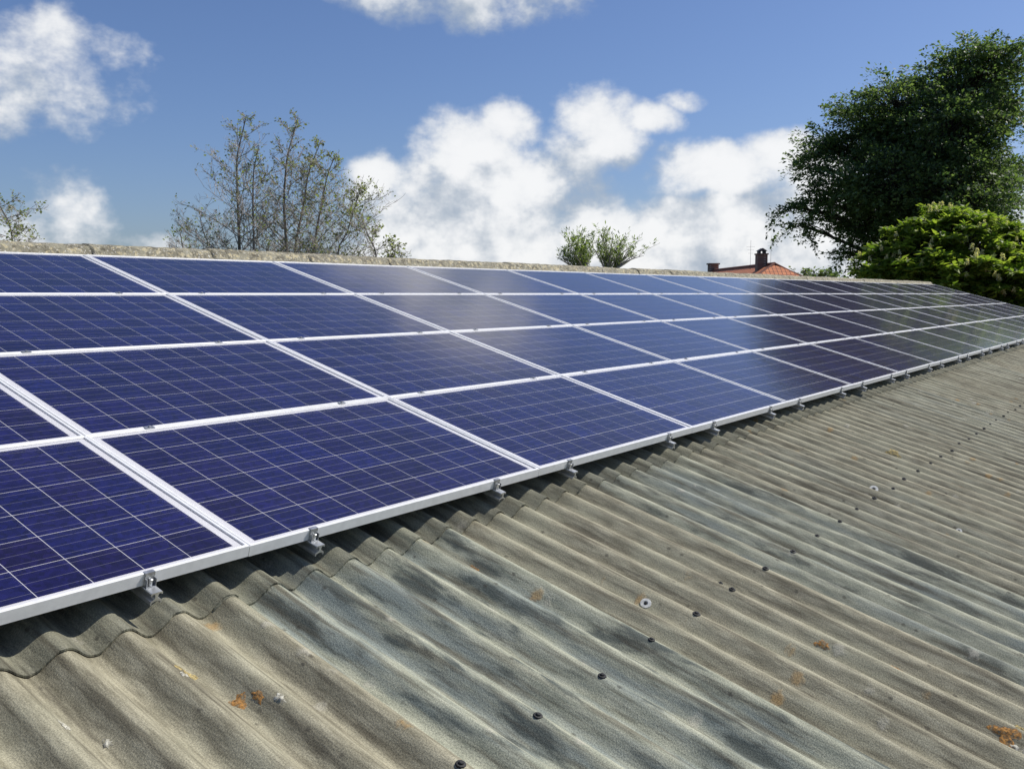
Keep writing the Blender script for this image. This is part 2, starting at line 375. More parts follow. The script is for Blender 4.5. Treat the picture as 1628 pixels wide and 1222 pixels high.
for k in range(n_sheets):
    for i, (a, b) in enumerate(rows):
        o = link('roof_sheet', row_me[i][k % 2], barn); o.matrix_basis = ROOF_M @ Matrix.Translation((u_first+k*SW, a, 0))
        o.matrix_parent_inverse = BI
        bl = blue_cols.get(k, tint.choice((0, .05, .12, .2)));
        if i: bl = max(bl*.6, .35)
        t = tint.uniform(.92, 1.06)*(1 if i == 0 else .66)  # upper rows: own darker tone, plus shade under the panels put into colour
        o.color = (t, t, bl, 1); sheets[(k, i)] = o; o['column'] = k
BACK_M = Matrix.Translation((0, 2*(V_RIDGE*CT-CREST*ST), 0)) @ Matrix.Diagonal((1, -1, 1, 1)) @ ROOF_M   # the far slope, mirrored on the ridge line
def mirror_mesh(me):
    m2 = me.copy(); m2.flip_normals(); return m2
mm = [[mirror_mesh(x) for x in r] for r in row_me]
for k in range(n_sheets):
    for i, (a, b) in enumerate(rows):
        o = link('roof_sheet', mm[i][k % 2], barn); o.matrix_basis = BACK_M @ Matrix.Translation((u_first+k*SW, a, 0)); o.matrix_parent_inverse = BI
        o.color = (1, 1, tint.choice((0, .1, .5)), 1)
# ridge caps
YR = (V_RIDGE*CT-CREST*ST); ZR = Z0+V_RIDGE*ST+CREST*CT
def ridge_mesh(seed, length=1.13):
    r = np.random.default_rng(seed)
    prof = []
    for s in (-1, 1):
        q = [(.36, -.36*math.tan(TH)+.022), (.34, -.34*math.tan(TH)+.040), (.24, -.24*math.tan(TH)+.05), (.125, -.125*math.tan(TH)+.062)]
        prof = (prof + [(s*y, z) for y, z in q]) if s < 0 else (prof + [(-.105+.0, .066), (-.085, .084), (-.05, .100), (0, .106), (.05, .100), (.085, .084), (.105, .066)] + [(y, z) for y, z in q[::-1]])
    xs = np.linspace(0, length, 23); n = len(prof); V, F = [], []
    ph = r.uniform(0, 6, 6)
    for i, x in enumerate(xs):
        col = 0
        for j, (y, z) in enumerate(prof):
            e = .012*math.sin(x*11+ph[0]+j*.8)+.008*math.sin(x*31+ph[1]+j) if j in (0, n-1) else .004*math.sin(x*9+ph[2]+j)
            V.append((x, y+(-e if j == 0 else 0), z+col*(1 if 3 <= j <= n-4 else .4)+e*.45+r.normal(0, .002)+.002*(1-x/length)))
    N1 = len(V); V += [(x, y, z-.012) for x, y, z in V]
    for i in range(len(xs)-1):
        for j in range(n-1):
            a = i*n+j; F.append((a, a+n, a+n+1, a+1)); F.append((N1+a, N1+a+1, N1+a+n+1, N1+a+n))
        for j in (0, n-1):
            a = i*n+j; F.append((a, a+n, N1+a+n, N1+a) if j else (N1+a, N1+a+n, a+n, a))
    for i in (0, len(xs)-1):
        for j in range(n-1):
            a = i*n+j; F.append((a, a+1, N1+a+1, N1+a) if i == 0 else (N1+a, N1+a+1, a+1, a))
    me = bpy.data.meshes.new('ridge_cap'); me.from_pydata(V, [], F); me.materials.append(MT['ridge']); me.polygons.foreach_set('use_smooth', [True]*len(F)); me.update(); return me
rms = [ridge_mesh(s) for s in range(4)]
k = 0; x = U_L-.05
while x < U_R-.2:
    o = link('ridge_cap', rms[(k*7) % 4], barn); o.location = (x, YR, ZR+.004*math.sin(k*1.7)); o.rotation_euler = (0, .003*math.sin(k*2.3), .004*math.sin(k)); o.matrix_parent_inverse = BI
    k += 1; x += 1.06
# walls
zev = Z0+V_EAVE*ST+CREST*CT; ye = V_EAVE*CT-CREST*ST+.32; yb = 2*YR-ye; zw = zev+.32*math.tan(TH)-.12
for nm, b in (('wall', (U_L+.15, U_R-.15, ye, ye+.24, -.05, zw)), ('wall', (U_L+.15, U_R-.15, yb-.24, yb, -.05, zw))):
    V, F = boxes([b]); o = mesh_obj(nm, V, F, 'wall', barn); o.matrix_parent_inverse = BI
for (xa, xb) in ((U_L+.15, U_L+.39), (U_R-.39, U_R-.15)):
    pr = [(ye+.24, -.05), (yb-.24, -.05), (yb-.24, zw), (YR, ZR-.13), (ye+.24, zw)]
    V = [(xa, y, z) for y, z in pr]+[(xb, y, z) for y, z in pr]
    F = [(0,1,2,3,4)[::-1], (5,6,7,8,9)]+[(i, (i+1) % 5, (i+1) % 5+5, i+5) for i in range(5)]
    o = mesh_obj('gable_wall', V, F, 'wall', barn); o.matrix_parent_inverse = BI
# purlins that carry the sheets
for pv in (-2.6, -1.05, .5, 2.2, 4.1):
    for Mx in (ROOF_M, BACK_M):
        V, F = boxes([(U_L+.4, U_R-.4, pv-.04, pv+.04, -.30, CREST-2*AMP-.008)])
        o = mesh_obj('purlin', V, F, 'darkbark', barn); o.matrix_basis = Mx; o.matrix_parent_inverse = BI
# fixing screws along the purlin line below the panels
V, F = lathe([(.0140, -.012), (.0150, -.003), (.0140, .0), (.0075, .001), (.0072, .0045), (.0055, .006)], 10)
screw_me = bpy.data.meshes.new('fixing_screw'); screw_me.from_pydata(V, [], F); screw_me.materials.append(MT['rubber']); screw_me.update()
V, F = lathe([(.022, -.010), (.0225, -.003), (.021, .0), (.0100, .0005), (.0095, -.0015), (.004, -.0016)], 14)
wash_me = bpy.data.meshes.new('fixing_washer'); wash_me.from_pydata(V, [], F); wash_me.materials.append(MT['washer']); wash_me.update()
def sheet_at(u): return sheets[(min(n_sheets-1, max(0, int((u-u_first)/SW))), 0)]
def surf(u, v):
    k = int((u-u_first)/SW); x = (u-u_first)-k*SW
    fr = min(max((v-V_EAVE)/(.075-V_EAVE), 0), 1)
    ov = max(0, 1-(SW+.45*PITCH-x)/PITCH)
    if x < .45*PITCH: ov = max(ov, 1-(.45*PITCH-x)/PITCH)
    return wave(u)+.0085*(1-fr)+.0065*min(ov, 1)
def put_on_sheet(me, name, u, v, sc=1., tilt=0.):
    p = sheet_at(u); o = link(name, me, p)
    k = round((u-U0)/PITCH)
    o.matrix_basis = ROOF_M @ Matrix.Translation((u, v, float(surf(u, v))+.002)) @ Matrix.Rotation(tilt, 4, 'X') @ Matrix.Scale(sc, 4)
    o.matrix_parent_inverse = (ROOF_M @ Matrix.Translation((u_first+p['column']*SW, V_EAVE, 0))).inverted()
    return o
k0 = round((.235-U0)/PITCH)
for q in range(-6, 80):
    u = U0+(k0+2*q)*PITCH
    if u < U_L+.3 or u > U_R-.3: continue
    put_on_sheet(screw_me, 'fixing_screw', u, -1.048+random.uniform(-.012, .012), random.choice((1., .85, 1.1)), random.uniform(-.1, .1))
put_on_sheet(screw_me, 'fixing_screw', 1.66, -.985, .7)
for (u, v, s) in ((1.17, -.86, 1.), (4.04, -.96, 1.25), (3.79, -1.51, .8)):
    u = U0+math.ceil((u-U0)/PITCH)*PITCH-.055         # on the flank of a wave, turned with it
    for me, z, q in ((wash_me, .004, s), (screw_me, .004, s*.5)):
        o = put_on_sheet(me, 'fixing_washer' if me is wash_me else 'fixing_screw', u, v, q)
        o.matrix_basis = ROOF_M @ Matrix.Translation((u, v, float(surf(u, v))+z)) @ Matrix.Rotation(-.66, 4, 'Y') @ Matrix.Scale(q, 4)
# lichen crusts lying on the sheets
def lichen(u, v, ru, rv, mat, seed):
    r = np.random.default_rng(seed); n = 18
    V = [(u, v)]
    for ring in (.5, 1.):
        for i in range(n):
            a = 2*math.pi*i/n; q = ring*(1+.28*math.sin(3*a+seed)+.22*r.standard_normal()*ring)
            V.append((u+ru*q*math.cos(a), v+rv*q*math.sin(a)))
    F = [(0, 1+i, 1+(i+1) % n) for i in range(n)]+[(1+i, 1+n+i, 1+n+(i+1) % n, 1+(i+1) % n) for i in range(n)]
    V3 = [P3(a, b, float(surf(a, b))+(.0045+.0015*r.standard_normal() if j <= n else .0005)) for j, (a, b) in enumerate(V)]
    o = mesh_obj('lichen_patch', V3, F, mat, barn, True); o.matrix_parent_inverse = BI
for i, (u, v, ru, rv, mt) in enumerate(((-.37,-.47,.020,.024,'lichen'), (-.335,-.50,.011,.02,'lichen'), (-.42,-.30,.026,.035,'yellowlichen'), (-.45,-.33,.012,.012,'palelichen'), (.83,-.34,.024,.05,'yellowlichen'), (.86,-.30,.014,.02,'lichen'),
        (1.71,-.47,.024,.045,'lichen'), (1.61,-1.45,.016,.03,'lichen'), (1.69,-1.71,.018,.035,'lichen'), (1.73,-1.69,.010,.02,'lichen'), (1.61,-2.11,.026,.05,'lichen'), (1.585,-2.16,.014,.03,'palelichen'), (1.66,-2.14,.010,.02,'yellowlichen'),
        (5.07,-.79,.04,.07,'palelichen'), (5.16,-.80,.03,.05,'yellowlichen'), (-.78,-.33,.012,.02,'palelichen'), (-.72,-.42,.010,.016,'palelichen'), (4.95,-1.3,.02,.05,'lichen'), (2.95,-1.10,.016,.03,'lichen'), (-.31,-.56,.012,.02,'palelichen'), (7.2,-1.0,.03,.06,'lichen'))):
    lichen(u, v, ru, rv, mt, i)
# mortar crumbs and moss cushions along the foot of the ridge caps
lumps = []
r = np.random.default_rng(4)
for s in range(5):
    bm = bmesh.new(); bmesh.ops.create_icosphere(bm, subdivisions=1, radius=1)
    for v in bm.verts: v.co *= 1+r.normal(0, .18)
    me = bpy.data.meshes.new('moss_cushion'); bm.to_mesh(me); bm.free(); me.materials.append(MT['moss'] if s < 3 else MT['washer'] if s == 3 else MT['yellowlichen']); lumps.append(me)
for i in range(230):
    u = float(r.uniform(.3, 1)**2*26) if i > 40 else float(r.uniform(0, 9)); v = V_RIDGE-float(r.choice((.33, .33, .26, .20)))+float(r.normal(0, .02))
    o = link('moss_cushion', lumps[int(r.integers(5))], barn); sx = float(r.uniform(.012, .030))
    o.matrix_basis = ROOF_M @ Matrix.Translation((u, v, CREST+.046)) @ Matrix.Diagonal((sx*1.9, sx, sx*.55, 1)); o.matrix_parent_inverse = BI

# ------------------------------------------------------------------ solar panels
PU, PV, LU, LV, FH = 1.67, 1.012, 1.6675, 1.0095, .040
CELL, CP = .1556, .1585
prof = [(.028, -FH), (0, -FH), (0, -.0018), (.0018, 0), (.0105, 0), (.012, -.0015), (.012, -.0058)]
V, F = [], []
for d, z in prof: V += [(d, d, z), (LU-d, d, z), (LU-d, LV-d, z), (d, LV-d, z)]
for i in range(len(prof)-1):
    for j in range(4): F.append((i*4+j, (i+1)*4+j, (i+1)*4+(j+1) % 4, i*4+(j+1) % 4))
fr_me = bpy.data.meshes.new('frame'); fr_me.from_pydata(V, [], F); fr_me.materials.append(MT['alu']); fr_me.flip_normals(); fr_me.update()
V, F = boxes([(.011, LU-.011, .011, LV-.011, -.0075, -.0062)])
bk_me = bpy.data.meshes.new('backsheet'); bk_me.from_pydata(V, [], F); bk_me.materials.append(MT['back']); bk_me.update()
gl_me = bpy.data.meshes.new('glass_pane'); gl_me.from_pydata([(.0122,.0122,-.0030),(LU-.0122,.0122,-.0030),(LU-.0122,LV-.0122,-.0030),(.0122,LV-.0122,-.0030)], [], [(0,1,2,3)]); gl_me.materials.append(MT['glass']); gl_me.update()
V, F = boxes([(.55, .67, LV-.16, LV-.04, -.030, -.0078)])
jb_me = bpy.data.meshes.new('junction_box'); jb_me.from_pydata(V, [], F); jb_me.materials.append(MT['rubber']); jb_me.update()
def cell_geo(cells):
    V, F, UV = [], [], []
    h = CELL/2
    for (cx, cy) in cells:
        v, f = boxes([(cx-h, cx+h, cy-h, cy+h, -.0061, -.0058)]); n = len(V); V += v; F += [tuple(n+i for i in q) for q in f]
        for q in f: UV += [((v[i][0]-cx+h)/CELL, (v[i][1]-cy+h)/CELL) for i in q]
    me = bpy.data.meshes.new('cell'); me.from_pydata(V, [], F); l = me.uv_layers.new(name='UVMap'); l.data.foreach_set('uv', np.asarray(UV, 'f').ravel())
    me.materials.append(MT['cell']); me.update(); return me
ox, oy = (LU-9*CP)/2, (LV-5*CP)/2
spots = [(ox+i*CP, oy+j*CP) for j in range(6) for i in range(10)]
one_cell = cell_geo([(0, 0)]); all_cells = cell_geo(spots)
COLS = range(-1, 17)
ordn = ['', 'first', 'second', 'third', 'fourth', 'fifth', 'sixth', 'seventh', 'eighth', 'ninth', 'tenth', 'eleventh', 'twelfth', 'thirteenth', 'fourteenth', 'fifteenth', 'sixteenth', 'seventeenth', 'eighteenth']
rown = ['bottom', 'second lowest', 'third lowest', 'top']
def look_of(c, r):
    if c <= 1: return 'deep indigo'
    if c <= 3: return 'hazy blue'
    if c <= 5: return 'pale blue'
    return 'dark glossy' if c < 14 else 'greyish far'
for c in COLS:
    for r_ in range(4):
        first = -1 if r_ < 2 else 0
        n = c-first+1
        if n < 1: lab = '%s solar panel in the %s row, just beyond the left picture edge' % (look_of(c, r_), rown[r_])
        elif n == 1: lab = '%s solar panel cut by the left picture edge, leftmost of the %s row' % (look_of(c, r_), rown[r_])
        elif c == 16: lab = '%s solar panel at the far right end of the %s row' % (look_of(c, r_), rown[r_])
        else: lab = '%s solar panel, %s from the left in the %s row' % (look_of(c, r_), ordn[n], rown[r_])
        t = empty('solar_panel', label=lab, cat='solar panel', group='solar panels on the barn roof',
                  M=ROOF_M @ Matrix.Translation((c*PU+(PU-LU)/2, r_*PV+(PV-LV)/2, 0)) @ Matrix.Rotation(random.uniform(-.0012, .0012), 4, 'X') @ Matrix.Rotation(random.uniform(-.001, .001), 4, 'Y'))
        link('frame', fr_me, t); link('backsheet', bk_me, t); link('glass_pane', gl_me, t); link('junction_box', jb_me, t)
        if c <= 3:
            for s in spots:
                o = link('cell', one_cell, t); o.location = (s[0], s[1], 0)
        else:
            o = link('cell_grid', all_cells, t); o['kind'] = 'stuff'

# ------------------------------------------------------------------ rails with clamps
def extrude(poly, y0, y1):
    n = len(poly); V = [(x, y0, z) for x, z in poly]+[(x, y1, z) for x, z in poly]
    F = [tuple(range(n)), tuple(range(2*n-1, n-1, -1))]+[(i, i+n, (i+1) % n+n, (i+1) % n) for i in range(n)]
    return V, F
half = [(.0045,-.0415),(.017,-.0415),(.019,-.044),(.019,-.050),(.0150,-.050),(.0150,-.0465),(.0070,-.0465),(.0045,-.053),(.0045,-.060),(.0080,-.0640),(.0175,-.0690),(.019,-.072),(.019,-.0795),(.0145,-.0795),(.0145,-.0740),(.0050,-.0700)]
poly = half+[(-x, z) for x, z in half[::-1]]
V, F = extrude(poly, -.048, 4*PV+.06)
rail_me = bpy.data.meshes.new('rail_profile'); rail_me.from_pydata(V, [], F); rail_me.materials.append(MT['rail']); rail_me.update()
V, F = boxes([(-.016, .016, -.0045, -.0015, -.042, .0030), (-.016, .016, -.0015, .0105, .0004, .0030), (-.016, -.0138, -.016, -.0045, -.048, -.014), (.0138, .016, -.016, -.0045, -.048, -.014), (-.0138, .0138, -.016, -.0045, -.0412, -.0385)])
ec_me = bpy.data.meshes.new('end_clamp'); ec_me.from_pydata(V, [], F); ec_me.materials.append(MT['zinc']); ec_me.update()
V, F = lathe([(.005, -.038), (.005, -.022), (.006, -.022), (.006, -.016), (.004, -.015)], 6, (0, -.0105, 0))
bo_me = bpy.data.meshes.new('clamp_bolt'); bo_me.from_pydata(V, [], F); bo_me.materials.append(MT['rail']); bo_me.update()
V, F = boxes([(-.02, .02, -.012, .012, .0004, .0034)]); V2, F2 = lathe([(.006, .0034), (.006, .0085), (.004, .009)], 6); F += [tuple(i+len(V) for i in q) for q in F2]; V += V2
mc_me = bpy.data.meshes.new('mid_clamp'); mc_me.from_pydata(V, [], F); mc_me.materials.append(MT['zinc']); mc_me.update()
V, F = lathe([(.005, CREST-.05), (.005, -.082)], 8); V2, F2 = lathe([(.016, CREST-.002), (.016, CREST+.004), (.009, CREST+.006)], 10); F += [tuple(i+len(V) for i in q) for q in F2]; V += V2
V2, F2 = boxes([(-.022, .022, -.02, .02, -.0845, -.0798)]); F += [tuple(i+len(V) for i in q) for q in F2]; V += V2
hb_me = bpy.data.meshes.new('hanger_bolt'); hb_me.from_pydata(V, [], F); hb_me.materials.append(MT['zinc']); hb_me.update()
i = 0
for c in COLS:
    for d in (.275, 1.325):
        u = c*PU+d
        u = U0+round((u-U0)/PITCH)*PITCH if c > 20 else u+random.uniform(-.03, .03)
        if c == -1 and d < 1: lab = 'aluminium mounting rail under the array, beyond the left picture edge'
        else:
            i += 1
            lab = 'aluminium mounting rail with clamp under the bottom panel edge, %s from the left' % (ordn[i] if i < 19 else ('%dth' % i if i % 10 not in (1, 2, 3) else {1: '%dst', 2: '%dnd', 3: '%drd'}[i % 10] % i))
        t = empty('mounting_rail', label=lab, cat='rail', group='rails under the solar panels', M=ROOF_M @ Matrix.Translation((u, 0, 0)))
        link('rail_profile', rail_me, t); link('end_clamp', ec_me, t); link('clamp_bolt', bo_me, t)
        for q in (1, 2, 3): o = link('mid_clamp', mc_me, t); o.location = (0, q*PV, 0)
        du = round((u-U0)/PITCH)*PITCH+U0-u
        for q in (.62, 2.2, 3.7): o = link('hanger_bolt', hb_me, t); o.location = (max(-.03, min(.03, du)), q, 0)

# ================================================================== VEGETATION
def leaves(centers, dirs, size, ratio=.5, up=.5, seed=0, fold=.25, jitter=.35):
    r = np.random.default_rng(seed); n = len(centers)
    nrm = r.standard_normal((n, 3)); nrm[:, 2] = np.abs(nrm[:, 2])+up*2; nrm /= np.linalg.norm(nrm, axis=1)[:, None]
    t = dirs+.6*r.standard_normal((n, 3)); t -= nrm*np.sum(t*nrm, 1)[:, None]; t /= np.linalg.norm(t, axis=1)[:, None]+1e-9
    b = np.cross(nrm, t); s = (size*(1+jitter*r.standard_normal(n)).clip(.4, 1.8))[:, None]
    p0 = centers; p2 = centers+t*s; mid = centers+t*s*.5
    V = np.stack([p0, mid+b*s*ratio*.5+nrm*s*fold*.3, p2, mid-b*s*ratio*.5+nrm*s*fold*.3], 1).reshape(-1, 3)
    return V, np.arange(n*4).reshape(-1, 4)
def bez(a, b, sag, n, r, wob=.05):
    a = np.asarray(a, float); b = np.asarray(b, float); t = np.linspace(0, 1, n)[:, None]
    L = np.linalg.norm(b-a); m = (a+b)/2+np.array([0, 0, sag*L])+r.standard_normal(3)*wob*L
    return (1-t)**2*a+2*t*(1-t)*m+t*t*b
def sphere_pts(r, n): 
    p = r.standard_normal((n, 3)); p /= np.linalg.norm(p, axis=1)[:, None]; return p
def dense_tree(name, label, cat, base, lobes, seed, leafmat, leaf=.16, sprays=420, per=60, trunk_r=.45, spray_len=.9, droop=.25, ratio=.5, barkm='darkbark', palm=0, fork=.35):
    """lobes: (centre, radius) in metres, the masses of the crown"""
    r = np.random.default_rng(seed); base = np.array(base, float)
    root = empty(name, base, label, cat); inv = Matrix.Translation(-Vector(base))
    cs = np.array([l[0] for l in lobes], float); rs = np.array([l[1] for l in lobes])
    top = cs[:, 2].max(); cen = np.average(cs, axis=0, weights=rs**2)
    T = Tubes(); axis_top = np.array([cen[0], cen[1], top-.5])
    ax = bez(base-np.array([0, 0, .1]), axis_top, 0, 12, r, .03); T.add(ax, np.linspace(trunk_r, .06, 12), 10)
    pts, drs = [], []
    w = rs**2; w /= w.sum()
    for li, (c, R0) in enumerate(zip(cs, rs)):
        k = np.clip((c[2]-base[2])/(axis_top[2]-base[2])-fork*R0/(axis_top[2]-base[2])-.12, .12, .85); st = ax[int(k*11)]
        lim = bez(st, c, .10, 8, r, .06); T.add(lim, np.linspace(.16+.03*R0, .05, 8)*.8, 7)
        n = max(8, int(sprays*w[li]))
        d = sphere_pts(r, n); d[:, 2] = d[:, 2]*.9+.05
        q = c+d*R0*(r.uniform(.35, 1, n)**.35)[:, None]*np.array([1, 1, .88])
        for j in range(n):
            o = lim[int(r.integers(4, 8))]
            br = bez(o, q[j], .08, 5, r, .06); T.add(br, np.linspace(.045, .012, 5), 4)
            out = q[j]-c; out /= np.linalg.norm(out)+1e-9; out = out*np.array([1, 1, .55])+.35*r.standard_normal(3); out[2] -= .1; out /= np.linalg.norm(out)
            L = spray_len*r.uniform(.6, 1.35); side = np.cross(out, [0, 0, 1.]); side /= np.linalg.norm(side)+1e-9
            m = int(per*r.uniform(.6, 1.3)); t = r.uniform(-.35, 1, m)
            lat = r.standard_normal(m)*.30*L*(1.1-.75*np.clip(t, 0, 1)); ver = r.standard_normal(m)*.085*L
            pp = q[j]+out*(t*L)[:, None]+side*lat[:, None]; pp[:, 2] += ver-droop*L*np.clip(t, 0, 1)**2
            pts.append(pp); drs.append(np.tile(out, (m, 1))+side*np.sign(lat)[:, None]*.7)
            T.add(np.array([q[j], q[j]+out*L*.5-np.array([0, 0, droop*L*.25]), q[j]+out*L-np.array([0, 0, droop*L])]), [.012, .008, .004], 3)
    o = T.build('trunk', barkm, root); o.matrix_parent_inverse = inv
    pts = np.concatenate(pts); drs = np.concatenate(drs)
    if palm:                                        # palmate leaves: leaflets fan out from one stalk end
        n = len(pts); P_, D_ = [], []
        a = drs/np.linalg.norm(drs, axis=1)[:, None]; sidev = np.cross(a, r.standard_normal((n, 3))*.35+np.array([0, 0, 1.])); sidev /= np.linalg.norm(sidev, axis=1)[:, None]
        for an in np.linspace(-1.9, 1.9, palm):
            P_.append(pts); D_.append(a*math.cos(an)*1.6+sidev*math.sin(an)*1.6+np.array([0, 0, -.35]))
        V, F = leaves(np.concatenate(P_), np.concatenate(D_)*1.5, leaf, ratio, .9, seed)
    else: V, F = leaves(pts, drs, leaf, ratio, .45, seed)
    o = fast_mesh('crown', V, F, leafmat, root); o.matrix_parent_inverse = inv
    return root, cs, rs, inv
def lobes_px(lst, dist, seed, spread=1.2, trim=0):
    r = np.random.default_rng(seed); out = []
    for (x, y, rad, *dd) in lst:
        d = dist+(dd[0] if dd else r.uniform(-spread, spread)); p = at(x, y, d); out.append((tuple(p), max(rad-trim, 8)*d/FPX))
    return out
# the big dark tree
DB = 46
bl = lobes_px([(1550,118,70),(1588,96,52),(1500,130,60),(1425,168,66,-1),(1372,198,58,.5),(1312,240,50,0),(1560,200,70),(1500,215,85,-2),(1400,210,52),(1335,235,48,0),(1345,290,65,-1.5),(1290,268,32,0),(1296,318,38,0),(1262,328,22,-.5),(1272,356,26,.5),(1420,290,80,-2.5),(1520,310,90,-3),(1585,280,50),(1380,355,58,0),(1320,350,34,.6),(1350,402,22,0),(1440,375,70,-1),(1530,390,80,-1),(1590,350,45,2),(1580,160,50,2.5),(1460,250,90,3.5),(1530,300,80,4),(1420,330,75,3.5)], DB, 2, trim=20)
pb = at(1475, 467, DB); dense_tree('broadleaf_tree', 'tall dark green broadleaf tree rising beyond the far end of the roof', 'tree', (pb.x, pb.y, 0), bl, 11, 'leaf_big', leaf=.15, sprays=1450, per=110, trunk_r=.5, spray_len=1.15, droop=.22, ratio=.55)
# flowering chestnut in front of it
DC = 37
cl = lobes_px([(1402,420,30),(1440,395,38),(1495,372,42,0),(1475,425,50,-1),(1548,395,52,-.5),(1520,445,50,-1.8),(1592,405,44),(1585,450,48,-1.5),(1622,425,40,-.8),(1625,470,45,-1.5),(1400,450,34),(1560,480,50,-1)], DC, 3, .8)
pc = at(1530, 467, DC); ch, ccs, crs, cinv = dense_tree('chestnut_tree', 'bright green chestnut tree with cream flower candles beside the roof end', 'tree', (pc.x, pc.y, 0), cl, 12, 'leaf_nut', leaf=.24, sprays=520, per=17, trunk_r=.28, spray_len=.55, droop=.25, ratio=.42, palm=6)
r = np.random.default_rng(8); q = []            # a candle: small petals in whorls round an upright stalk
for k in range(60):
    h = r.uniform(0, 1); a = r.uniform(0, 6.28); rad = .075*(1-h)**.7+.012
    q.append((rad*math.cos(a), rad*math.sin(a), .02+.30*h))
q = np.array(q); V, F = leaves(q, q*np.array([6, 6, 0])+np.array([0, 0, .6]), .055, .8, .0, 9, .3)
fl_me = bpy.data.meshes.new('flower_candle'); fl_me.from_pydata(V.tolist(), [], F.tolist()); fl_me.materials.append(MT['flower']); fl_me.update()
for i in range(150):
    li = int(r.integers(len(ccs))); d = sphere_pts(r, 1)[0]; d[2] = abs(d[2])*.9
    if d @ np.array([AZ.x, AZ.y, 0]) > .35: d[:2] *= -1
    p = ccs[li]+d*crs[li]*1.10*np.array([1, 1, .9])
    if any(np.linalg.norm(p-ccs[j]) < crs[j]*.9 for j in range(len(ccs)) if j != li): continue
    o = link('flower_candle', fl_me, ch); o.location = p; o.rotation_euler = (r.normal(0, .1), r.normal(0, .1), r.uniform(0, 6)); s = float(r.uniform(.5, .8)); o.scale = (s, s, s); o.matrix_parent_inverse = cinv

# bare, just leafing trees behind the ridge
def sparse_tree(name, label, cat, path, dist, seed, r0=.10, blen=1.7, nb=46, leafn=2, leafsize=.07, start=.25, leafmat='leaf_spring', asc=.75, sub=7, group=None, ddist=0, leafprob=.6, rmin=.0065, full=.15):
    r = np.random.default_rng(seed)
    pts = [np.array(at(x, y, dist+ddist*i/len(path))) for i, (x, y) in enumerate(path)]
    b = pts[0].copy(); b[2] = 0; b[:2] += r.normal(0, .15, 2); pts = [b]+pts
    root = empty(name, b, label, cat, group); inv = Matrix.Translation(-Vector(b))
    ts = np.linspace(0, len(pts)-1, 26); P = np.array(pts); ctl = np.array([[np.interp(t, range(len(pts)), P[:, k]) for k in range(3)] for t in ts])
    ker = np.array([.25, .5, .25])
    for _ in range(2):
        c2 = ctl.copy(); c2[1:-1] = .25*ctl[:-2]+.5*ctl[1:-1]+.25*ctl[2:]; ctl = c2
    H = np.linalg.norm(np.diff(ctl, axis=0), axis=1); s = np.concatenate([[0], np.cumsum(H)]); s /= s[-1]
    T = Tubes(); T.add(ctl, r0*.85*(1-s)**.8+.010, 7); TW = Tubes(); lc, ld = [], []
    def twig(o, d, L, rad, lvl):
        d = d/np.linalg.norm(d); k = 5 if lvl == 0 else 4
        end = o+d*L+np.array([0, 0, .12*L]); br = bez(o, end, -.04, k, r, .09)
        (T if lvl == 0 else TW).add(br, np.linspace(rad, max(rad*.3, rmin*.5), k), 4 if lvl == 0 else 3)
        if lvl < 2:
            for q in range(sub+2 if lvl == 0 else 4):
                t = r.uniform(.2, 1); p = br[min(k-1, int(t*(k-1)+.5))]
                dd = d+.75*r.standard_normal(3); dd[2] += .25
                twig(p, dd, L*r.uniform(.28, .5), max(rmin*.8, rad*.5), lvl+1)
        if lvl >= 1 and r.uniform() < leafprob*.34:
            m = leafn+int(r.integers(0, 3)); t = r.uniform(.2, 1.05, m)
            for x in t: lc.append(o+(end-o)*x+r.normal(0, .05, 3)); ld.append(d)
    nb = int(nb*.92)
    for i in range(nb):
        t = start+(1-start)*(i+r.uniform())/nb; p = np.array([np.interp(t, s, ctl[:, k]) for k in range(3)])
        a = i*2.4+r.normal(0, .4); up = asc*r.uniform(.5, 1.3)
        prof_ = (full+(1-full)*math.sin(math.pi*min(1, (t-start)/(1-start)*.8+.22)))
        twig(p, np.array([math.cos(a), math.sin(a), up]), blen*prof_*r.uniform(.6, 1.2), .024*(1-t)+rmin, 0)
    o = T.build('trunk', 'bark', root); o.matrix_parent_inverse = inv
    o = TW.build('twigs', 'twig', root); o.matrix_parent_inverse = inv; o['kind'] = 'stuff'
    if lc:
        V, F = leaves(np.array(lc), np.array(ld), leafsize, .6, .3, seed); o = fast_mesh('foliage', V, F, leafmat, root); o.matrix_parent_inverse = inv
    return root
G1 = 'thin leafing trees behind the ridge'
sparse_tree('alder_tree', 'tall thin leafing tree at the left of the group, grey-topped', 'tree', [(381,395),(378,320),(376,250),(392,183)], 28, 21, .085, 1.5, 54, start=.33, group=G1)
sparse_tree('alder_tree', 'slender leafing tree just right of the leftmost tall trunk', 'tree', [(404,395),(402,330),(403,270),(412,232)], 27, 22, .065, 1.15, 40, start=.35, group=G1)
sparse_tree('alder_tree', 'tall thin leafing tree with its tip in the middle of the group', 'tree', [(456,398),(451,320),(456,250),(474,186)], 27.5, 23, .09, 1.35, 52, start=.36, group=G1)
sparse_tree('alder_tree', 'leaning thin leafing tree right of the middle tall trunk', 'tree', [(467,398),(482,330),(490,275),(510,225)], 28.5, 24, .075, 1.4, 48, start=.36, group=G1, leafprob=.75)
sparse_tree('alder_tree', 'leafing tree with yellow-green twigs, fifth trunk of the group', 'tree', [(498,398),(508,340),(520,280),(532,248)], 28, 25, .07, 1.5, 48, start=.33, group=G1, leafprob=.85)
sparse_tree('hazel_shrub', 'rounded leafing shrub tree at the right of the thin trees', 'tree', [(535,398),(552,370),(562,335),(572,305)], 27, 26, .06, 1.35, 56, start=.38, leafprob=.95, leafn=3, asc=.5, group=G1, full=.5)
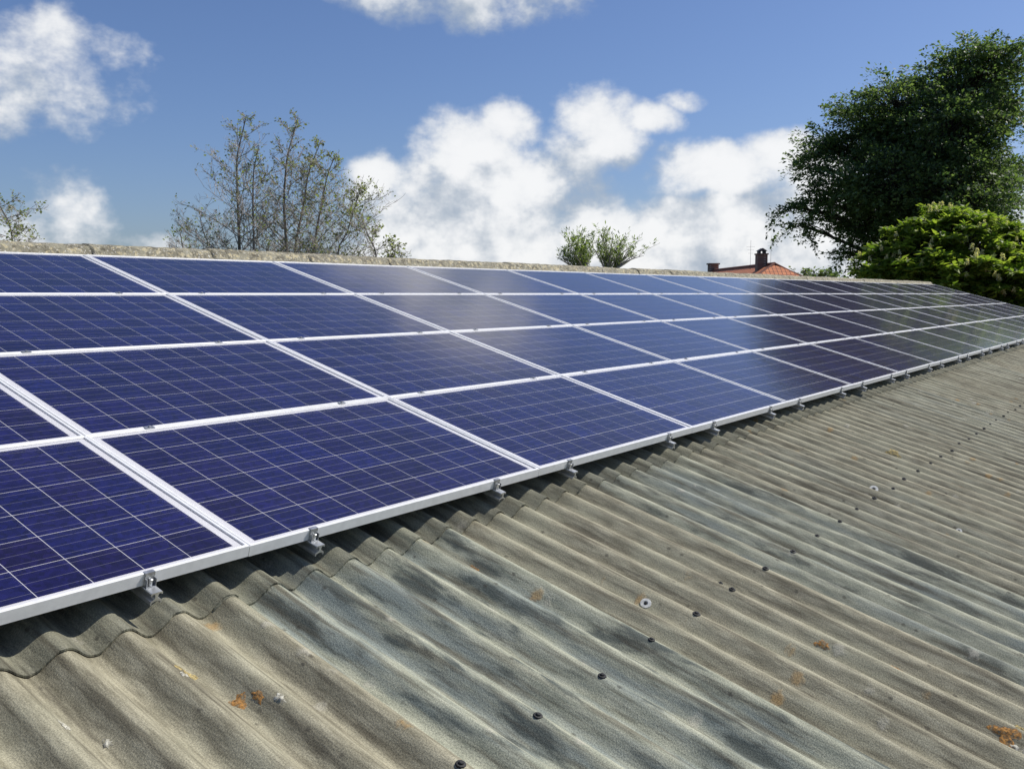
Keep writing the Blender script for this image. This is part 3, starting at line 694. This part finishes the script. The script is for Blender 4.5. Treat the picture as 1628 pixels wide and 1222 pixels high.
sparse_tree('hazel_shrub', 'low twiggy shrub at the left foot of the thin trees', 'shrub', [(345,398),(330,385),(322,365),(318,345)], 28.5, 27, .05, 1.25, 36, start=.42, leafprob=.35, asc=.5, full=.5)
sparse_tree('hazel_shrub', 'small twiggy shrub low behind the ridge, second from the left', 'shrub', [(292,400),(290,390),(288,378),(285,365)], 30, 28, .04, .75, 30, start=.5, leafprob=.3, full=.5)
sparse_tree('alder_tree', 'low twiggy tree between the thin trunks and the right shrub', 'tree', [(600,402),(585,375),(578,355),(575,345)], 26, 29, .05, .9, 40, start=.4, leafprob=.5, asc=.4, full=.5)
sparse_tree('hazel_shrub', 'tiny brownish tuft peeping over the ridge right of the thin trees', 'shrub', [(628,412),(627,404),(628,398),(629,390)], 26, 30, .03, .42, 26, start=.62, leafprob=.8, full=.6, leafn=3)
sparse_tree('crab_tree', 'small gnarled tree at the left picture edge above the ridge', 'tree', [(20,375),(14,352),(4,335),(-6,318)], 26, 31, .07, .85, 46, start=.45, leafprob=.8, asc=.35, full=.5)
# two pale willows further right
def willow(label, stems, dist, seed, leafn):
    r = np.random.default_rng(seed); b = at(stems[0][0], 467, dist); b.z = 0
    root = empty('willow_bush', b, label, 'shrub', 'pale willows behind the ridge'); inv = Matrix.Translation(-b)
    T = Tubes(); lc, ld = [], []
    for (x0, x1, y1) in stems:
        for q in range(3):
            e = np.array(at(x1+r.normal(0, 6), y1+abs(r.normal(0, 8)), dist+r.uniform(-.7, .7))); m = np.array(at(x0+r.normal(0, 4), 430, dist+r.uniform(-.4, .4)))
            p = bez(m, e, .05, 8, r, .06); T.add(np.vstack([[b.x+r.normal(0, .2), b.y+r.normal(0, .2), 0], p]), np.linspace(.045, .006, 9), 4)
            for k in range(9):
                t = r.uniform(.05, 1); o = p[int(t*7)]; d = np.array([r.normal(0, .32), r.normal(0, .32), .9]); L = r.uniform(.25, .6)
                T.add(np.array([o, o+d*L*.5, o+d*L+np.array([d[0], d[1], -.2])*.15]), [.008, .006, .004], 3)
                for z in range(leafn): f = r.uniform(.15, 1.1); lc.append(o+d*L*f+r.normal(0, .03, 3)); ld.append(d)
    o = T.build('stems', 'twig', root); o.matrix_parent_inverse = inv
    V, F = leaves(np.array(lc), np.array(ld), .12, .24, .1, seed); o = fast_mesh('foliage', V, F, 'leaf_willow', root); o.matrix_parent_inverse = inv
willow('pale upright willow bush peeping over the ridge, left of the pair', [(925,912,382),(925,925,372),(930,940,378),(920,898,402)], 31, 41, 22)
willow('pale taller willow bush leaning right over the ridge, right of the pair', [(965,962,364),(970,985,374),(975,1005,392),(980,1018,402),(965,950,392)], 31.8, 42, 14)
# hedgerow that closes the view beyond the far gable
for i, (x, y, rad, d) in enumerate(((1300,456,24,62),)):
    p = at(x, 467, d); lb = lobes_px([(x-rad*.7, y, rad, 0), (x+rad*.6, y+3, rad*.9, 0), (x, y-rad*.3, rad, .5)], d, 50+i)
    dense_tree('hedge_tree', 'low green treetop just over the ridge, right of the orange-roofed house', 'tree', (p.x, p.y, 0), lb, 60+i, 'leaf_big', leaf=.22, sprays=90, per=40, trunk_r=.2)

# ================================================================== HOUSE
N_ = at(1240, 418.5, 57); F_ = at(1133, 428.5, 74)
zr = N_.z; F_.z = zr
e = Vector((F_.x-N_.x, F_.y-N_.y, 0)); LEN = e.length; e.normalize(); nl = Vector((-e.y, e.x, 0))    # nl: left of the ridge as seen from near end
HM = Matrix(((e.x, nl.x, 0, N_.x), (e.y, nl.y, 0, N_.y), (0, 0, 1, 0), (0, 0, 0, 1)))
house = empty('farmhouse', label='distant house whose orange tiled roof and chimneys peep over the ridge', cat='house', M=HM)
HW, HE = 4.2, zr-2.5; HIP = 1.1; hz = zr-1.0
def quad_uv(V, F):                                  # planar coordinates in metres on each roof face
    uv = []
    for f in F:
        p = [Vector(V[i]) for i in f]; n = (p[1]-p[0]).cross(p[2]-p[0]).normalized(); a = Vector((0, 0, 1)).cross(n).normalized(); b = n.cross(a)
        uv += [(q.dot(a), q.dot(b)) for q in p]
    return uv
def slab(name, face, mat, parent, th=.12):
    p = [Vector(q) for q in face]; n = (p[1]-p[0]).cross(p[2]-p[0]).normalized(); k = len(p)
    V = [tuple(q) for q in p]+[tuple(q-n*th) for q in p]; F = [tuple(range(k)), tuple(range(2*k-1, k-1, -1))]+[(i, i+k, (i+1) % k+k, (i+1) % k) for i in range(k)]
    return mesh_obj(name, V, F, mat, parent, uv=quad_uv(V, F))
yk = HW*1.0/2.5
ov = .35
slab('roof_slope', [(-.3, HW+ov, HE), (-.3, yk, hz), (HIP, 0, zr), (LEN, 0, zr), (LEN+.3, HW+ov, HE)], 'tiles', house)
slab('roof_slope', [(LEN+.3, -HW-ov, HE), (LEN, 0, zr), (HIP, 0, zr), (-.3, -yk, hz), (-.3, -HW-ov, HE)], 'tiles', house)
slab('roof_hip', [(-.32, -yk-.01, hz), (HIP-.01, 0, zr+.004), (-.32, yk+.01, hz)], 'tiles', house)
ridge_t = Tubes(); ridge_t.add(np.array([(HIP, 0, zr), (LEN*.5, 0, zr), (LEN, 0, zr)]), [.11]*3, 8); ridge_t.build('ridge_tiles', 'tiles', house)
for s in (-1, 1):
    hp = Tubes(); hp.add(np.array([(HIP, 0, zr), (.6, s*yk*.5, (zr+hz)/2), (-.32, s*yk, hz)]), [.10]*3, 6); hp.build('hip_tiles', 'tiles', house)
V, F = boxes([(0, LEN, HW-.3, HW, -.05, HE+.05), (0, LEN, -HW, -HW+.3, -.05, HE+.05), (LEN-.3, LEN, -HW+.3, HW-.3, -.05, HE+.05)]); mesh_obj('wall', V, F, 'render_', house)
pr = [(HW-.3, -.05), (HW-.3, HE+.05), (yk-.05, hz-.2), (-yk+.05, hz-.2), (-HW+.3, HE+.05), (-HW+.3, -.05)]
V = [(0, y, z) for y, z in pr]+[(.3, y, z) for y, z in pr]; F = [tuple(range(6)), tuple(range(11, 5, -1))]+[(i, i+6, (i+1) % 6+6, (i+1) % 6) for i in range(6)]
mesh_obj('gable_wall', V, F, 'render_', house)
for y in (-2, 1.2):
    V, F = boxes([(-.05, -.01, y, y+1.1, .95, 2.2)]); w = mesh_obj('window', V, F, 'wood', house)
    V, F = boxes([(-.06, -.052, y+.08, y+.51, 1.03, 2.12), (-.06, -.052, y+.59, y+1.02, 1.03, 2.12)]); mesh_obj('pane', V, F, 'pane', w)
# chimneys
pcx = HM.inverted() @ at(1214, 420, 58.0)
cx, cw = 2.7, .30
cy = .35
V, F = boxes([(cx-cw, cx+cw, cy-cw, cy+cw, zr-.7, zr+.60), (cx-cw-.05, cx+cw+.05, cy-cw-.05, cy+cw+.05, zr+.60, zr+.68)]); chim = mesh_obj('chimney', V, F, 'chim', house)
V, F = boxes([(cx-cw+.08, cx+cw-.08, cy-cw+.08, cy-cw+.2, zr+.68, zr+.82), (cx-cw+.08, cx+cw-.08, cy+cw-.2, cy+cw-.08, zr+.68, zr+.82)])
n = len(V); V += [(cx-cw, cy-cw, zr+.82), (cx+cw, cy-cw, zr+.82), (cx+cw, cy+cw, zr+.82), (cx-cw, cy+cw, zr+.82), (cx-cw, cy, zr+1.0), (cx+cw, cy, zr+1.0)]
F += [(n, n+1, n+5, n+4), (n+2, n+3, n+4, n+5), (n+1, n+2, n+5), (n+3, n, n+4), (n+3, n+2, n+1, n)]; mesh_obj('chimney_cap', V, F, 'lead', chim)
V, F = boxes([(LEN-.5, LEN+.2, -.35, .35, zr-.7, zr+.45), (LEN-.58, LEN+.28, -.43, .43, zr+.45, zr+.56)]); mesh_obj('chimney', V, F, 'chim', house)
for (dx, dy, h) in ((.2, .62, 1.5), (-.1, -.55, 1.75)):
    T = Tubes(); b = np.array([cx+dx, cy+dy, zr-.3]); T.add(np.array([b, b+[0, 0, h+.3]]), [.010, .007], 5)
    for q in range(3): T.add(np.array([b+[0, -.25+.05*q, h-.1-.2*q], b+[0, .25-.05*q, h-.1-.2*q]]), [.005, .005], 4)
    T.build('antenna', 'lead', house)
